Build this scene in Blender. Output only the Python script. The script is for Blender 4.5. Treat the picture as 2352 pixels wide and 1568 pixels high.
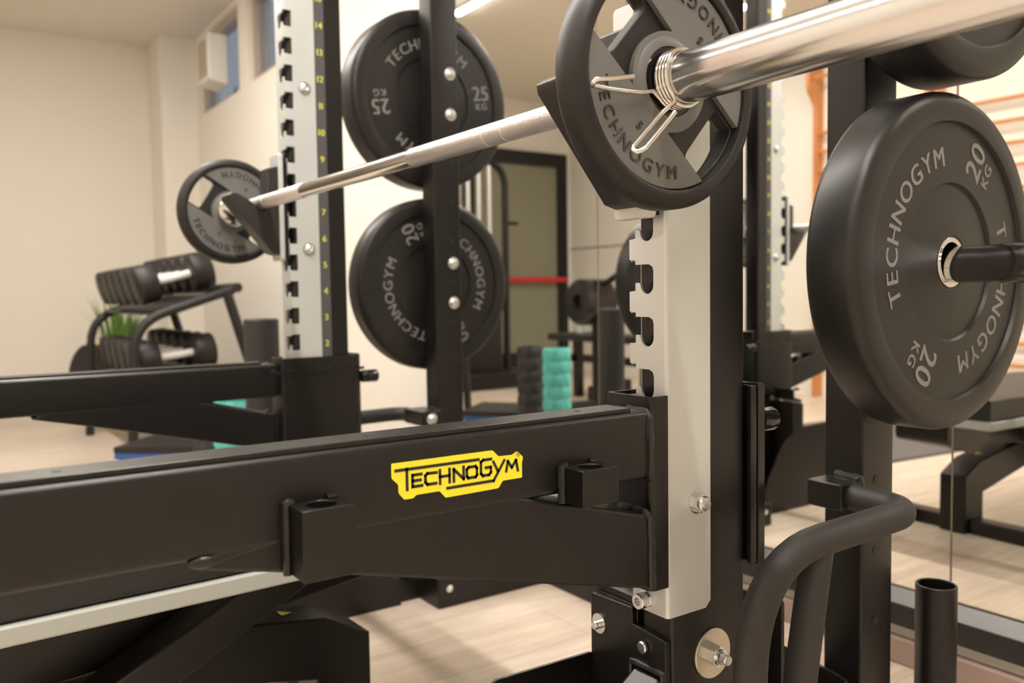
import bpy, bmesh, math, random
from mathutils import Vector, Matrix
random.seed(7)
PI = math.pi
for o in list(bpy.data.objects): bpy.data.objects.remove(o)
sc = bpy.context.scene
COL = sc.collection

# ------------------------------------------------------------------ camera
cd = bpy.data.cameras.new('camera'); cam = bpy.data.objects.new('camera', cd); COL.objects.link(cam)
cd.sensor_width = 36.0; cd.lens = 29.884
CR = Vector((0.56715603, 0.82347912, -0.01470329)); CU = Vector((-0.03798614, 0.04398716, 0.99830966)); CF = Vector((-0.82273391, 0.56563882, -0.05622837))
M = Matrix((CR, CU, -CF)).transposed().to_4x4(); M.translation = Vector((1.88936, -0.67749, 0.72990)); cam.matrix_world = M
cd.dof.use_dof = True; cd.dof.focus_distance = 0.92; cd.dof.aperture_fstop = 5.0
cd.clip_start = 0.02; cd.clip_end = 60
sc.camera = cam
# ------------------------------------------------------------------ world, exposure, ceiling light strips
w = bpy.data.worlds.new('world'); sc.world = w; w.use_nodes = True
w.node_tree.nodes['Background'].inputs[0].default_value = (0.26, 0.285, 0.32, 1)
w.node_tree.nodes['Background'].inputs[1].default_value = 0.62
sc.view_settings.view_transform = 'Standard'; sc.view_settings.look = 'None'
sc.view_settings.exposure = 0.78; sc.view_settings.gamma = 1.0; sc.view_settings.use_curve_mapping = False
ZC = 2.45                      # ceiling height
LED_POWER = 62.0
LED_SCALE = (1.34, 0.46)
LED_STRIPS = [(-2.66, 2.7, -0.34), (-2.66, 2.7, -1.75)]   # x0, x1, y
LED_COLOR = (1.0, 0.94, 0.865)

# ------------------------------------------------------------------ materials
def mat(name, col, rough=0.5, metal=0.0, spec=None, noise=None, bump=None, emit=None, coat=None, aniso=None):
    m = bpy.data.materials.new(name); m.use_nodes = True
    nt = m.node_tree; b = nt.nodes['Principled BSDF']
    b.inputs['Base Color'].default_value = (*col, 1); b.inputs['Roughness'].default_value = rough
    b.inputs['Metallic'].default_value = metal
    if spec is not None: b.inputs['Specular IOR Level'].default_value = spec
    if coat: b.inputs['Coat Weight'].default_value = coat; b.inputs['Coat Roughness'].default_value = 0.15
    if aniso: b.inputs['Anisotropic'].default_value = aniso
    tc = nt.nodes.new('ShaderNodeTexCoord')
    if noise:
        sc_, amt = noise
        n = nt.nodes.new('ShaderNodeTexNoise'); n.inputs['Scale'].default_value = sc_; n.inputs['Detail'].default_value = 5
        nt.links.new(tc.outputs['Object'], n.inputs['Vector'])
        mx = nt.nodes.new('ShaderNodeMixRGB'); mx.blend_type = 'MULTIPLY'; mx.inputs[0].default_value = 1
        mx.inputs[1].default_value = (*col, 1)
        cr = nt.nodes.new('ShaderNodeValToRGB'); cr.color_ramp.elements[0].position = .3; cr.color_ramp.elements[1].position = .7
        cr.color_ramp.elements[0].color = (1-amt,)*3 + (1,); cr.color_ramp.elements[1].color = (1+amt*.3,)*3 + (1,)
        nt.links.new(n.outputs['Fac'], cr.inputs[0]); nt.links.new(cr.outputs[0], mx.inputs[2]); nt.links.new(mx.outputs[0], b.inputs['Base Color'])
    if bump:
        sc_, st = bump
        n = nt.nodes.new('ShaderNodeTexNoise'); n.inputs['Scale'].default_value = sc_; n.inputs['Detail'].default_value = 3
        nt.links.new(tc.outputs['Object'], n.inputs['Vector'])
        bp_ = nt.nodes.new('ShaderNodeBump'); bp_.inputs['Strength'].default_value = st; bp_.inputs['Distance'].default_value = 0.001
        nt.links.new(n.outputs['Fac'], bp_.inputs['Height']); nt.links.new(bp_.outputs[0], b.inputs['Normal'])
    if emit:
        b.inputs['Emission Color'].default_value = (*emit[0], 1); b.inputs['Emission Strength'].default_value = emit[1]
    return m
BLACK = mat('black_powder_coat', (0.0068, 0.0059, 0.0053), 0.33, 0, 0.45, noise=(3, .12), bump=(900, .18))
BLACKG = mat('black_gloss', (0.012, 0.011, 0.011), 0.16)
WELD = mat('painted_weld', (0.010, 0.009, 0.0088), 0.28, bump=(120, .8))
SILVER = mat('silver_powder_coat', (0.66, 0.69, 0.69), 0.36, 0.42, noise=(6, .05), bump=(1400, .15))
ZINC = mat('zinc_plated_steel', (0.80, 0.82, 0.84), 0.24, 1.0, noise=(60, .12))
WASHER = mat('zinc_washer', (0.66, 0.62, 0.53), 0.34, 1.0, noise=(30, .1))
FOAMGRIP = mat('dark_foam_grip', (0.025, 0.0222, 0.021), 0.58, bump=(900, .15))
CHROME = mat('chrome', (0.80, 0.78, 0.76), 0.13, 1.0)
DCHROME = mat('dark_chrome', (0.60, 0.60, 0.62), 0.09, 1.0)
RUBBER = mat('black_rubber', (0.0145, 0.0125, 0.0118), 0.48, 0, 0.42, noise=(14, .2), bump=(500, .12))
RUBFACE = mat('smooth_rubber_face', (0.0150, 0.0138, 0.0128), 0.40, 0, 0.45, noise=(9, .25))
GREYRUB = mat('grey_rubber', (0.150, 0.147, 0.142), 0.42, noise=(20, .1))
LETTER = mat('grey_lettering', (0.235, 0.225, 0.215), 0.45)
DLETTER = mat('raised_dark_lettering', (0.045, 0.04, 0.037), 0.2)
HOOKP = mat('black_polymer', (0.022, 0.019, 0.018), 0.42, bump=(700, .1))
DECALG = mat('grey_decal', (0.075, 0.075, 0.08), 0.5)
YELLOW = mat('yellow_print', (0.96, 0.84, 0.035), 0.45)
YELNUM = mat('yellow_number', (0.72, 0.66, 0.06), 0.5)
LOGOBLK = mat('black_print', (0.015, 0.013, 0.012), 0.5)
WALL = mat('cream_wall_paint', (0.82, 0.78, 0.70), 0.85, bump=(60, .15))
CEIL = mat('ceiling_paint', (0.84, 0.78, 0.68), 0.9)
PINKW = mat('skirting_wood', (0.33, 0.235, 0.195), 0.5, noise=(5, .15))
MIRROR = mat('mirror_glass', (0.90, 0.90, 0.87), 0.0, 1.0)
TEAL = mat('teal_foam', (0.12, 0.55, 0.50), 0.7)
FOAM = mat('black_foam', (0.026, 0.025, 0.024), 0.6, bump=(200, .3))
BLUE = mat('blue_vinyl', (0.02, 0.09, 0.32), 0.4)
WHITE = mat('white_plastic', (0.75, 0.73, 0.70), 0.5)
GRILLE = mat('beige_grille', (0.45, 0.36, 0.25), 0.6)
BOARD = mat('pale_grey_board', (0.45, 0.47, 0.44), 0.5)
VINYL = mat('black_vinyl', (0.014, 0.0138, 0.0138), 0.45, bump=(300, .1))
ORANGE = mat('orange_varnished_wood', (0.62, 0.25, 0.08), 0.4, noise=(8, .15))
PALEW = mat('pale_varnished_wood', (0.72, 0.52, 0.33), 0.4)
RED = mat('red_webbing', (0.60, 0.02, 0.02), 0.5)
GREEN = mat('green_leaf', (0.10, 0.20, 0.03), 0.5)
FRAMEW = mat('window_frame_paint', (0.50, 0.42, 0.34), 0.5)
GAP = mat('dark_gap', (0.20, 0.16, 0.11), 0.8)
BOTTLE = mat('clear_plastic', (0.75, 0.80, 0.85), 0.1)
BOTTLE.node_tree.nodes['Principled BSDF'].inputs['Transmission Weight'].default_value = 0.6
LBLUE = mat('light_blue_label', (0.20, 0.55, 0.85), 0.4)
PINKBLK = mat('tan_pad', (0.55, 0.38, 0.28), 0.6)
RAIL = mat('grey_rail_paint', (0.16, 0.16, 0.165), 0.35)
RAILB = mat('dark_rail_paint', (0.02, 0.02, 0.018), 0.4)
MAT_ = mat('grey_rubber_mat', (0.11, 0.105, 0.105), 0.7)
LEDS = [mat('led_diffuser', (1, 1, 1), 0.5, emit=(LED_COLOR, LED_POWER*k)) for k in LED_SCALE]
def knurl():
    m = mat('knurled_steel', (0.80, 0.785, 0.78), 0.32, 1.0); nt = m.node_tree; b = nt.nodes['Principled BSDF']
    tc = nt.nodes.new('ShaderNodeTexCoord'); v = nt.nodes.new('ShaderNodeTexVoronoi'); v.inputs['Scale'].default_value = 700
    nt.links.new(tc.outputs['Object'], v.inputs['Vector']); bp_ = nt.nodes.new('ShaderNodeBump'); bp_.inputs['Strength'].default_value = .7; bp_.inputs['Distance'].default_value = .0006
    nt.links.new(v.outputs['Distance'], bp_.inputs['Height']); nt.links.new(bp_.outputs[0], b.inputs['Normal']); return m
KNURL = knurl()
def brushed():
    m = mat('turned_chrome', (0.68, 0.675, 0.68), 0.20, 1.0); nt = m.node_tree; b = nt.nodes['Principled BSDF']
    return m
SLEEVE = brushed()
def planks():
    m = bpy.data.materials.new('pale_oak_planks'); m.use_nodes = True; nt = m.node_tree; b = nt.nodes['Principled BSDF']
    tc = nt.nodes.new('ShaderNodeTexCoord'); mp = nt.nodes.new('ShaderNodeMapping'); mp.inputs['Rotation'].default_value = (0, 0, PI/2)
    nt.links.new(tc.outputs['Object'], mp.inputs['Vector'])
    br = nt.nodes.new('ShaderNodeTexBrick'); br.inputs['Scale'].default_value = 1; br.inputs['Brick Width'].default_value = 1.25; br.inputs['Row Height'].default_value = 0.17
    br.inputs['Mortar Size'].default_value = 0.0012; br.offset = .37; br.inputs['Bias'].default_value = 0
    br.inputs['Color1'].default_value = (0.68, 0.585, 0.485, 1); br.inputs['Color2'].default_value = (0.61, 0.51, 0.41, 1); br.inputs['Mortar'].default_value = (0.46, 0.37, 0.29, 1)
    nt.links.new(mp.outputs[0], br.inputs['Vector'])
    mp2 = nt.nodes.new('ShaderNodeMapping'); mp2.inputs['Scale'].default_value = (14, 1.6, 14); nt.links.new(tc.outputs['Object'], mp2.inputs['Vector'])
    n = nt.nodes.new('ShaderNodeTexNoise'); n.inputs['Scale'].default_value = 2.2; n.inputs['Detail'].default_value = 7; n.inputs['Roughness'].default_value = .65
    nt.links.new(mp2.outputs[0], n.inputs['Vector'])
    cr = nt.nodes.new('ShaderNodeValToRGB'); cr.color_ramp.elements[0].position = .3; cr.color_ramp.elements[0].color = (.76, .72, .68, 1); cr.color_ramp.elements[1].position = .65; cr.color_ramp.elements[1].color = (1.06, 1.06, 1.06, 1)
    nt.links.new(n.outputs['Fac'], cr.inputs[0]); mx = nt.nodes.new('ShaderNodeMixRGB'); mx.blend_type = 'MULTIPLY'; mx.inputs[0].default_value = 1
    nt.links.new(br.outputs['Color'], mx.inputs[1]); nt.links.new(cr.outputs[0], mx.inputs[2]); nt.links.new(mx.outputs[0], b.inputs['Base Color'])
    b.inputs['Roughness'].default_value = .42; return m
FLOOR = planks()
def pane_mat():
    m = bpy.data.materials.new('window_glass'); m.use_nodes = True; nt = m.node_tree; nt.nodes.remove(nt.nodes['Principled BSDF'])
    o = nt.nodes['Material Output']; t = nt.nodes.new('ShaderNodeBsdfTransparent'); t.inputs[0].default_value = (.9, .95, 1, 1)
    g = nt.nodes.new('ShaderNodeBsdfGlossy'); g.inputs['Roughness'].default_value = .05; mx = nt.nodes.new('ShaderNodeMixShader'); mx.inputs[0].default_value = .12
    nt.links.new(t.outputs[0], mx.inputs[1]); nt.links.new(g.outputs[0], mx.inputs[2]); nt.links.new(mx.outputs[0], o.inputs[0]); return m
PANE = pane_mat()

# ------------------------------------------------------------------ helpers
def empty(name, label, cat, loc=(0, 0, 0), rz=0, group=None):
    o = bpy.data.objects.new(name, None); COL.objects.link(o); o.location = loc; o.rotation_euler = (0, 0, rz)
    o.empty_display_size = .05
    return tag(o, label, cat, group)
def tag(o, label=None, cat=None, group=None, kind=None):
    if label: o['label'] = label
    if cat: o['category'] = cat
    if group: o['group'] = group
    if kind: o['kind'] = kind
    return o
def obj(name, bm, m, parent=None, smooth=True, bevel=0, seg=2, label=None):
    bmesh.ops.remove_doubles(bm, verts=bm.verts, dist=1e-6)
    bmesh.ops.recalc_face_normals(bm, faces=bm.faces)
    me = bpy.data.meshes.new(name); bm.to_mesh(me); bm.free()
    me.materials.append(m); o = bpy.data.objects.new(name, me); COL.objects.link(o)
    if smooth:
        me.polygons.foreach_set('use_smooth', [True]*len(me.polygons))
        me.set_sharp_from_angle(angle=math.radians(38))
    if bevel:
        b = o.modifiers.new('bevel', 'BEVEL'); b.width = bevel; b.segments = seg; b.limit_method = 'ANGLE'; b.angle_limit = math.radians(40)
    if parent: o.parent = parent
    if label: o['label'] = label
    return o
def struct(name, bm, m, label=None, **k):
    o = obj(name, bm, m, **k); o['kind'] = 'structure'
    if label: o['label'] = label
    return o
NB = bmesh.new
def box(bm, x0, x1, y0, y1, z0, z1):
    v = [bm.verts.new(p) for p in ((x0, y0, z0), (x1, y0, z0), (x1, y1, z0), (x0, y1, z0), (x0, y0, z1), (x1, y0, z1), (x1, y1, z1), (x0, y1, z1))]
    for f in ((3, 2, 1, 0), (4, 5, 6, 7), (0, 1, 5, 4), (1, 2, 6, 5), (2, 3, 7, 6), (3, 0, 4, 7)): bm.faces.new([v[i] for i in f])
    return bm
def B(*a): return box(NB(), *a)
def ax3(axis, a, p):
    # a along axis, p=(u,v) in remaining axes: x->(y,z)  y->(x,z)  z->(x,y)
    if axis == 'x': return (a, p[0], p[1])
    if axis == 'y': return (p[0], a, p[1])
    return (p[0], p[1], a)
def prism(bm, pts, axis, a0, a1):
    A = [bm.verts.new(ax3(axis, a0, p)) for p in pts]; C = [bm.verts.new(ax3(axis, a1, p)) for p in pts]
    n = len(pts); bm.faces.new(A); bm.faces.new(C[::-1])
    for i in range(n): bm.faces.new((A[i], C[i], C[(i+1) % n], A[(i+1) % n]))
    return bm
def rpoly(pts, r, n=4):
    """round the corners of a polygon; r number or list"""
    out = []; N = len(pts)
    for i in range(N):
        p = Vector(pts[i]); a = Vector(pts[i-1]); b = Vector(pts[(i+1) % N]); rr = r[i] if isinstance(r, (list, tuple)) else r
        if rr <= 0: out.append(tuple(p)); continue
        da = (a-p).normalized(); db = (b-p).normalized(); d = min(rr, (a-p).length*.49, (b-p).length*.49)
        s = p+da*d; e = p+db*d
        for k in range(n+1):
            t = k/n; out.append(tuple((1-t)**2*s + 2*t*(1-t)*p + t*t*e))
    return out
def frame_of(t):
    t = t.normalized(); up = Vector((0, 0, 1)) if abs(t.z) < .9 else Vector((0, 1, 0))
    u = t.cross(up).normalized(); return u, t.cross(u).normalized()
def tube(bm, path, r, n=20, cap=True, closed=False):
    path = [Vector(p) for p in path]; N = len(path); rings = []
    t0 = (path[1]-path[0]).normalized(); u, v = frame_of(t0)
    for i, p in enumerate(path):
        a = path[i-1] if (i > 0 or closed) else path[i]; b = path[(i+1) % N] if (i < N-1 or closed) else path[i]
        t = (b-a).normalized(); u = (u - t*u.dot(t)).normalized(); v = t.cross(u)
        rr = r[i] if isinstance(r, (list, tuple)) else r
        rings.append([bm.verts.new(p + (u*math.cos(2*PI*k/n) + v*math.sin(2*PI*k/n))*rr) for k in range(n)])
    for i in range(N-1 if not closed else N):
        A = rings[i]; C = rings[(i+1) % N]
        for k in range(n): bm.faces.new((A[k], A[(k+1) % n], C[(k+1) % n], C[k]))
    if cap and not closed: bm.faces.new(rings[0][::-1]); bm.faces.new(rings[-1])
    return bm
def smooth_path(pts, r, n=8):
    pts = [Vector(p) for p in pts]; out = [pts[0]]
    for i in range(1, len(pts)-1):
        p = pts[i]; a = pts[i-1]; b = pts[i+1]; rr = r[i-1] if isinstance(r, (list, tuple)) else r
        d = min(rr, (a-p).length*.49, (b-p).length*.49); s = p+(a-p).normalized()*d; e = p+(b-p).normalized()*d
        for k in range(n+1):
            t = k/n; out.append((1-t)**2*s + 2*t*(1-t)*p + t*t*e)
    out.append(pts[-1]); return out
def lathe(bm, prof, axis='x', c=(0, 0, 0), n=64, close=False):
    """prof: list of (a, r) along axis"""
    rings = []
    for a, r in prof:
        ring = []
        for k in range(n):
            t = 2*PI*k/n; q = (r*math.cos(t), r*math.sin(t)); p = ax3(axis, a, q)
            ring.append(bm.verts.new((p[0]+c[0], p[1]+c[1], p[2]+c[2])))
            if r < 1e-7: break
        rings.append(ring)
    L = len(rings)
    for i in range(L if close else L-1):
        A = rings[i]; C = rings[(i+1) % L]
        if len(A) == 1 and len(C) == 1: continue
        for k in range(n):
            k2 = (k+1) % n
            if len(A) == 1: bm.faces.new((A[0], C[k2], C[k]))
            elif len(C) == 1: bm.faces.new((A[k], A[k2], C[0]))
            else: bm.faces.new((A[k], A[k2], C[k2], C[k]))
    return bm
def cyl(bm, axis, a0, a1, r, c=(0, 0, 0), n=32, ch=0):
    if ch: return lathe(bm, [(a0, 0), (a0, r-ch), (a0+ch, r), (a1-ch, r), (a1, r-ch), (a1, 0)], axis, c, n)
    return lathe(bm, [(a0, 0), (a0, r), (a1, r), (a1, 0)], axis, c, n)
_g = {}
def glyph(ch, bold=0.0):
    if (ch, bold) in _g: return _g[(ch, bold)]
    cu = bpy.data.curves.new('glyph', 'FONT'); cu.body = ch; cu.offset = bold; cu.resolution_u = 5
    o = bpy.data.objects.new('glyph', cu); COL.objects.link(o); bpy.context.view_layer.update()
    dg = bpy.context.evaluated_depsgraph_get(); me = o.evaluated_get(dg).to_mesh()
    vs = [(v.co.x, v.co.y) for v in me.vertices]; fs = [tuple(p.vertices) for p in me.polygons]
    o.evaluated_get(dg).to_mesh_clear(); bpy.data.objects.remove(o); bpy.data.curves.remove(cu)
    xs = [v[0] for v in vs]; x0, x1 = min(xs), max(xs)
    vs = [(x-x0, y) for x, y in vs]; _g[(ch, bold)] = (vs, fs, x1-x0); return _g[(ch, bold)]
CAPH = 0.73
def put_glyph(bm, ch, org, eu, ev, h, depth_vec, bold=0.0, sx=1.0, lift=None):
    """glyph baseline centre at org, with right vec eu and up vec ev, cap height h; raised by depth_vec"""
    if bold > 0:      # heavier stroke: the same letter set down twice, a hair apart
        dx = eu*(bold*h); put_glyph(bm, ch, Vector(org)-dx, eu, ev, h, depth_vec, 0, sx); put_glyph(bm, ch, Vector(org)+dx, eu, ev, h, Vector(depth_vec)*1.04, 0, sx); return
    vs, fs, wd = glyph(ch, 0.0); s = h/CAPH; org = Vector(org); D = Vector(depth_vec)
    P = [org + eu*((x-wd/2)*s*sx) + ev*(y*s) for x, y in vs]
    top = [bm.verts.new(p+D) for p in P]
    for f in fs:
        try: bm.faces.new([top[i] for i in f])
        except ValueError: pass
    bot = [bm.verts.new(p) for p in P]; cnt = {}
    for f in fs:
        for a, b in zip(f, f[1:]+f[:1]): cnt.setdefault((min(a, b), max(a, b)), []).append((a, b))
    for k, l in cnt.items():
        if len(l) == 1:
            a, b = l[0]
            try: bm.faces.new((top[a], bot[a], bot[b], top[b]))
            except ValueError: pass
def text_line(bm, s, org, eu, ev, h, D, bold=0.0, sx=1.0, gap=.12):
    W_ = [glyph(c, 0.0)[2]*h/CAPH*sx for c in s]; g = gap*h; tot = sum(W_)+g*(len(s)-1); x = -tot/2
    for c, w_ in zip(s, W_):
        put_glyph(bm, c, Vector(org)+eu*(x+w_/2), eu, ev, h, D, bold, sx); x += w_+g
def face_dir(side, deg):
    t = math.radians(deg); return Vector((0, side*math.cos(t), math.sin(t)))
def arc_text(bm, s, r, a0, a1, h, side, x, D, bold=0.0, sx=1.0, cw=True):
    """letters from angle a0 to a1 (degrees seen from the face), baseline radius r"""
    Ws = [glyph(c, 0.0)[2] for c in s]; pos = [0]; 
    for i in range(1, len(s)): pos.append(pos[-1] + Ws[i-1]/2 + Ws[i]/2 + .28)
    for c, p in zip(s, pos):
        a = a0 + (a1-a0)*p/pos[-1]; rad = face_dir(side, a)
        if cw: ev = rad; eu = face_dir(side, a-90)
        else: ev = -rad; eu = face_dir(side, a+90)
        put_glyph(bm, c, Vector((x, 0, 0))+rad*r, eu, ev, h, (D*side, 0, 0), bold, sx)
def copy_tree(o, parent=None, done=None):
    c = o.copy(); COL.objects.link(c); c.parent = parent
    for ch in [q for q in bpy.data.objects if q.parent == o and q is not c]: copy_tree(ch, c)
    return c
def weld(bm, path, r=.004, n=8):
    P = []
    path = [Vector(p) for p in path]
    for a, b in zip(path[:-1], path[1:]):
        L = (b-a).length; k = max(2, int(L/.006))
        for i in range(k): P.append(a+(b-a)*i/k)
    P.append(path[-1])
    R_ = [r*(.82+.3*random.random()) for _ in P]
    return tube(bm, P, R_, n)

# ================================================================== THE ROOM
X0, X1, Y0, Y1 = -4.4, 4.0, -2.6, 0.87
struct('floor', B(X0-.1, X1+.1, Y0-.1, Y1+.1, -.05, 0), FLOOR, 'pale oak plank floor')
struct('ceiling', B(X0-.1, X1+.1, Y0-.1, Y1+.1, ZC, ZC+.08), CEIL, 'plain beige painted ceiling')
bm = NB(); wz0, wz1 = 1.925, 2.415
WX = [(-3.97, -3.10), (-2.94, -1.95)]
box(bm, X0, X1, Y1, Y1+.14, 0, wz0); box(bm, X0, X1, Y1, Y1+.14, wz1, ZC)
box(bm, X0, WX[0][0], Y1, Y1+.14, wz0, wz1); box(bm, WX[0][1], WX[1][0], Y1, Y1+.14, wz0, wz1); box(bm, WX[1][1], X1, Y1, Y1+.14, wz0, wz1)
struct('wall_back', bm, WALL, 'cream wall with the high window band and the mirrors', smooth=False)
struct('wall_left', B(X0-.12, X0, Y0-.1, Y1+.14, 0, ZC), WALL, 'plain cream end wall behind the dumbbell rack')
struct('wall_right', B(X1, X1+.12, Y0-.1, Y1+.14, 0, ZC), WALL, 'cream wall behind the viewer')
struct('wall_front', B(X0, X1, Y0-.12, Y0, 0, ZC), WALL, 'cream wall carrying the wooden wall bars, seen in the mirror')
struct('trim_1', B(X0, -4.04, .645, Y1, 0, ZC), WALL, 'cream boxed column in the room corner')
bm = NB()
box(bm, -0.905, 3.98, Y1-.022, Y1, 0, .052)
struct('baseboard_back', bm, PINKW, 'pinkish brown wooden skirting under the mirrors', bevel=.004)
struct('trim_2', B(-4.4, -.6, Y0, Y0+.004, 1.13, 1.142), GAP, 'thin joint line across the opposite wall')
for i, (a, b) in enumerate(WX):
    f = NB(); t = .035
    box(f, a, b, Y1+.03, Y1+.10, wz0, wz0+t); box(f, a, b, Y1+.03, Y1+.10, wz1-t, wz1); box(f, a, a+t, Y1+.03, Y1+.10, wz0+t, wz1-t); box(f, b-t, b, Y1+.03, Y1+.10, wz0+t, wz1-t)
    wn = struct('window_%d' % (i+1), f, FRAMEW, ['high window beside the corner column', 'high window left of the numbered rack post'][i], smooth=False)
    obj('window_pane', B(a+t, b-t, Y1+.06, Y1+.066, wz0+t, wz1-t), PANE, wn)
# mirrors
edges = [-.905, .074, 1.071, 2.068, 3.065]
mlabels = ['tall wall mirror at the end, beside the white wall and behind the far plates', 'tall wall mirror panel behind the middle of the rack',
           'tall wall mirror panel at the right of the photo showing the bench and wall bars', 'tall wall mirror panel furthest right, beyond the storage post']
for i in range(4):
    o = obj('wall_mirror', B(edges[i]+.002, edges[i+1]-.002, Y1-.006, Y1-.001, .146, 2.44), MIRROR, smooth=False)
    tag(o, mlabels[i], 'mirror', 'wall mirror panels')
    ed = NB(); box(ed, edges[i]-.0012, edges[i]+.0012, Y1-.0065, Y1-.001, .146, 2.44)
    obj('mirror_edge', ed, GAP, o, smooth=False)
r_ = empty('mirror_rail', '', 'rail', (1.5, Y1, .1))
obj('rail_face', B(-.905-1.5, 3.98-1.5, -.026, 0, -.022, .020), RAILB, r_, smooth=False)
obj('rail_ledge', prism(NB(), [(0, .0205), (-.027, .0205), (-.027, .0225), (-.0075, .046), (0, .046)], 'x', -.905-1.5, 3.98-1.5), RAIL, r_, smooth=False)
tag(r_, 'long dark grey rail along the bottom of the wall mirrors', 'rail')
# lights
ll = ['long glowing ceiling light strip above the rack, seen in the mirror', 'long glowing ceiling light strip on the far side of the room, seen in the mirror']
for i, (a, b, y) in enumerate(LED_STRIPS):
    e = empty('ceiling_light_strip', ll[i], 'light', (0, y, ZC), group='ceiling light strips')
    obj('light_housing', B(a-.01, b+.01, -.032, .032, -.010, 0), WHITE, e, smooth=False)
    obj('light_diffuser', B(a, b, -.026, .026, -.014, -.0101), LEDS[i], e, smooth=False)

# glass door with black frame on the end wall (seen in the mirror)
d = struct('door_1', B(X0, X0+.05, -2.53, -2.43, 0, 2.0), BLACK, 'black framed glass door on the end wall')
bm = NB(); box(bm, X0, X0+.05, -1.52, -1.42, 0, 2.0); box(bm, X0, X0+.05, -2.43, -1.52, 1.88, 2.0); box(bm, X0, X0+.05, -2.43, -1.52, 0, .2)
obj('door_frame', bm, BLACK, d, smooth=False)
DG = mat('door_glass', (0.23, 0.225, 0.16), 0.08)
obj('door_glass', B(X0+.01, X0+.016, -2.43, -1.52, .2, 1.88), DG, d, smooth=False)
obj('push_bar', tube(NB(), [(X0+.09, -2.47, .85), (X0+.09, -1.5, .85)], .024), RED, d, label='red horizontal bar')

# ================================================================== POWER RACK
XF, XN = 0.0, 1.178            # far and near upright
rack = empty('power_rack', 'large black power rack with silver notched uprights, numbered hole strip and plate storage posts', 'rack', (XF, .07, 0))
def rp(name, bm, m, **k):
    """rack part built in world space"""
    o = obj(name, bm, m, **k); o.parent = rack; o.matrix_parent_inverse = Matrix.Translation((-XF, -.07, 0)); return o
def sub(name, bm, m, par, **k):
    o = obj(name, bm, m, **k); o.parent = par; return o
PITCH = .06; SB = .667     # slot bottoms
def hexnut(bm, axis, a0, a1, r, c):
    pts = [(r*math.cos(PI/3*k+.3), r*math.sin(PI/3*k+.3)) for k in range(6)]
    o = {'x': (c[1], c[2]), 'y': (c[0], c[2]), 'z': (c[0], c[1])}[axis]
    return prism(bm, [(p[0]+o[0], p[1]+o[1]) for p in pts], axis, a0, a1)
def bolt(c, s=1, r=.0115, L=.006, axis='x'):
    """domed button bolt; s is the direction along axis"""
    bm = NB(); prof = [(0, 0), (0, r*1.25), (s*.0015, r*1.25), (s*.0015, r), (s*.004, r*.98), (s*(L+.001), r*.72), (s*(L+.003), r*.42), (s*(L+.0015), r*.38), (s*(L-.001), 0)]
    return lathe(bm, prof, axis, c, 24)
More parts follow.
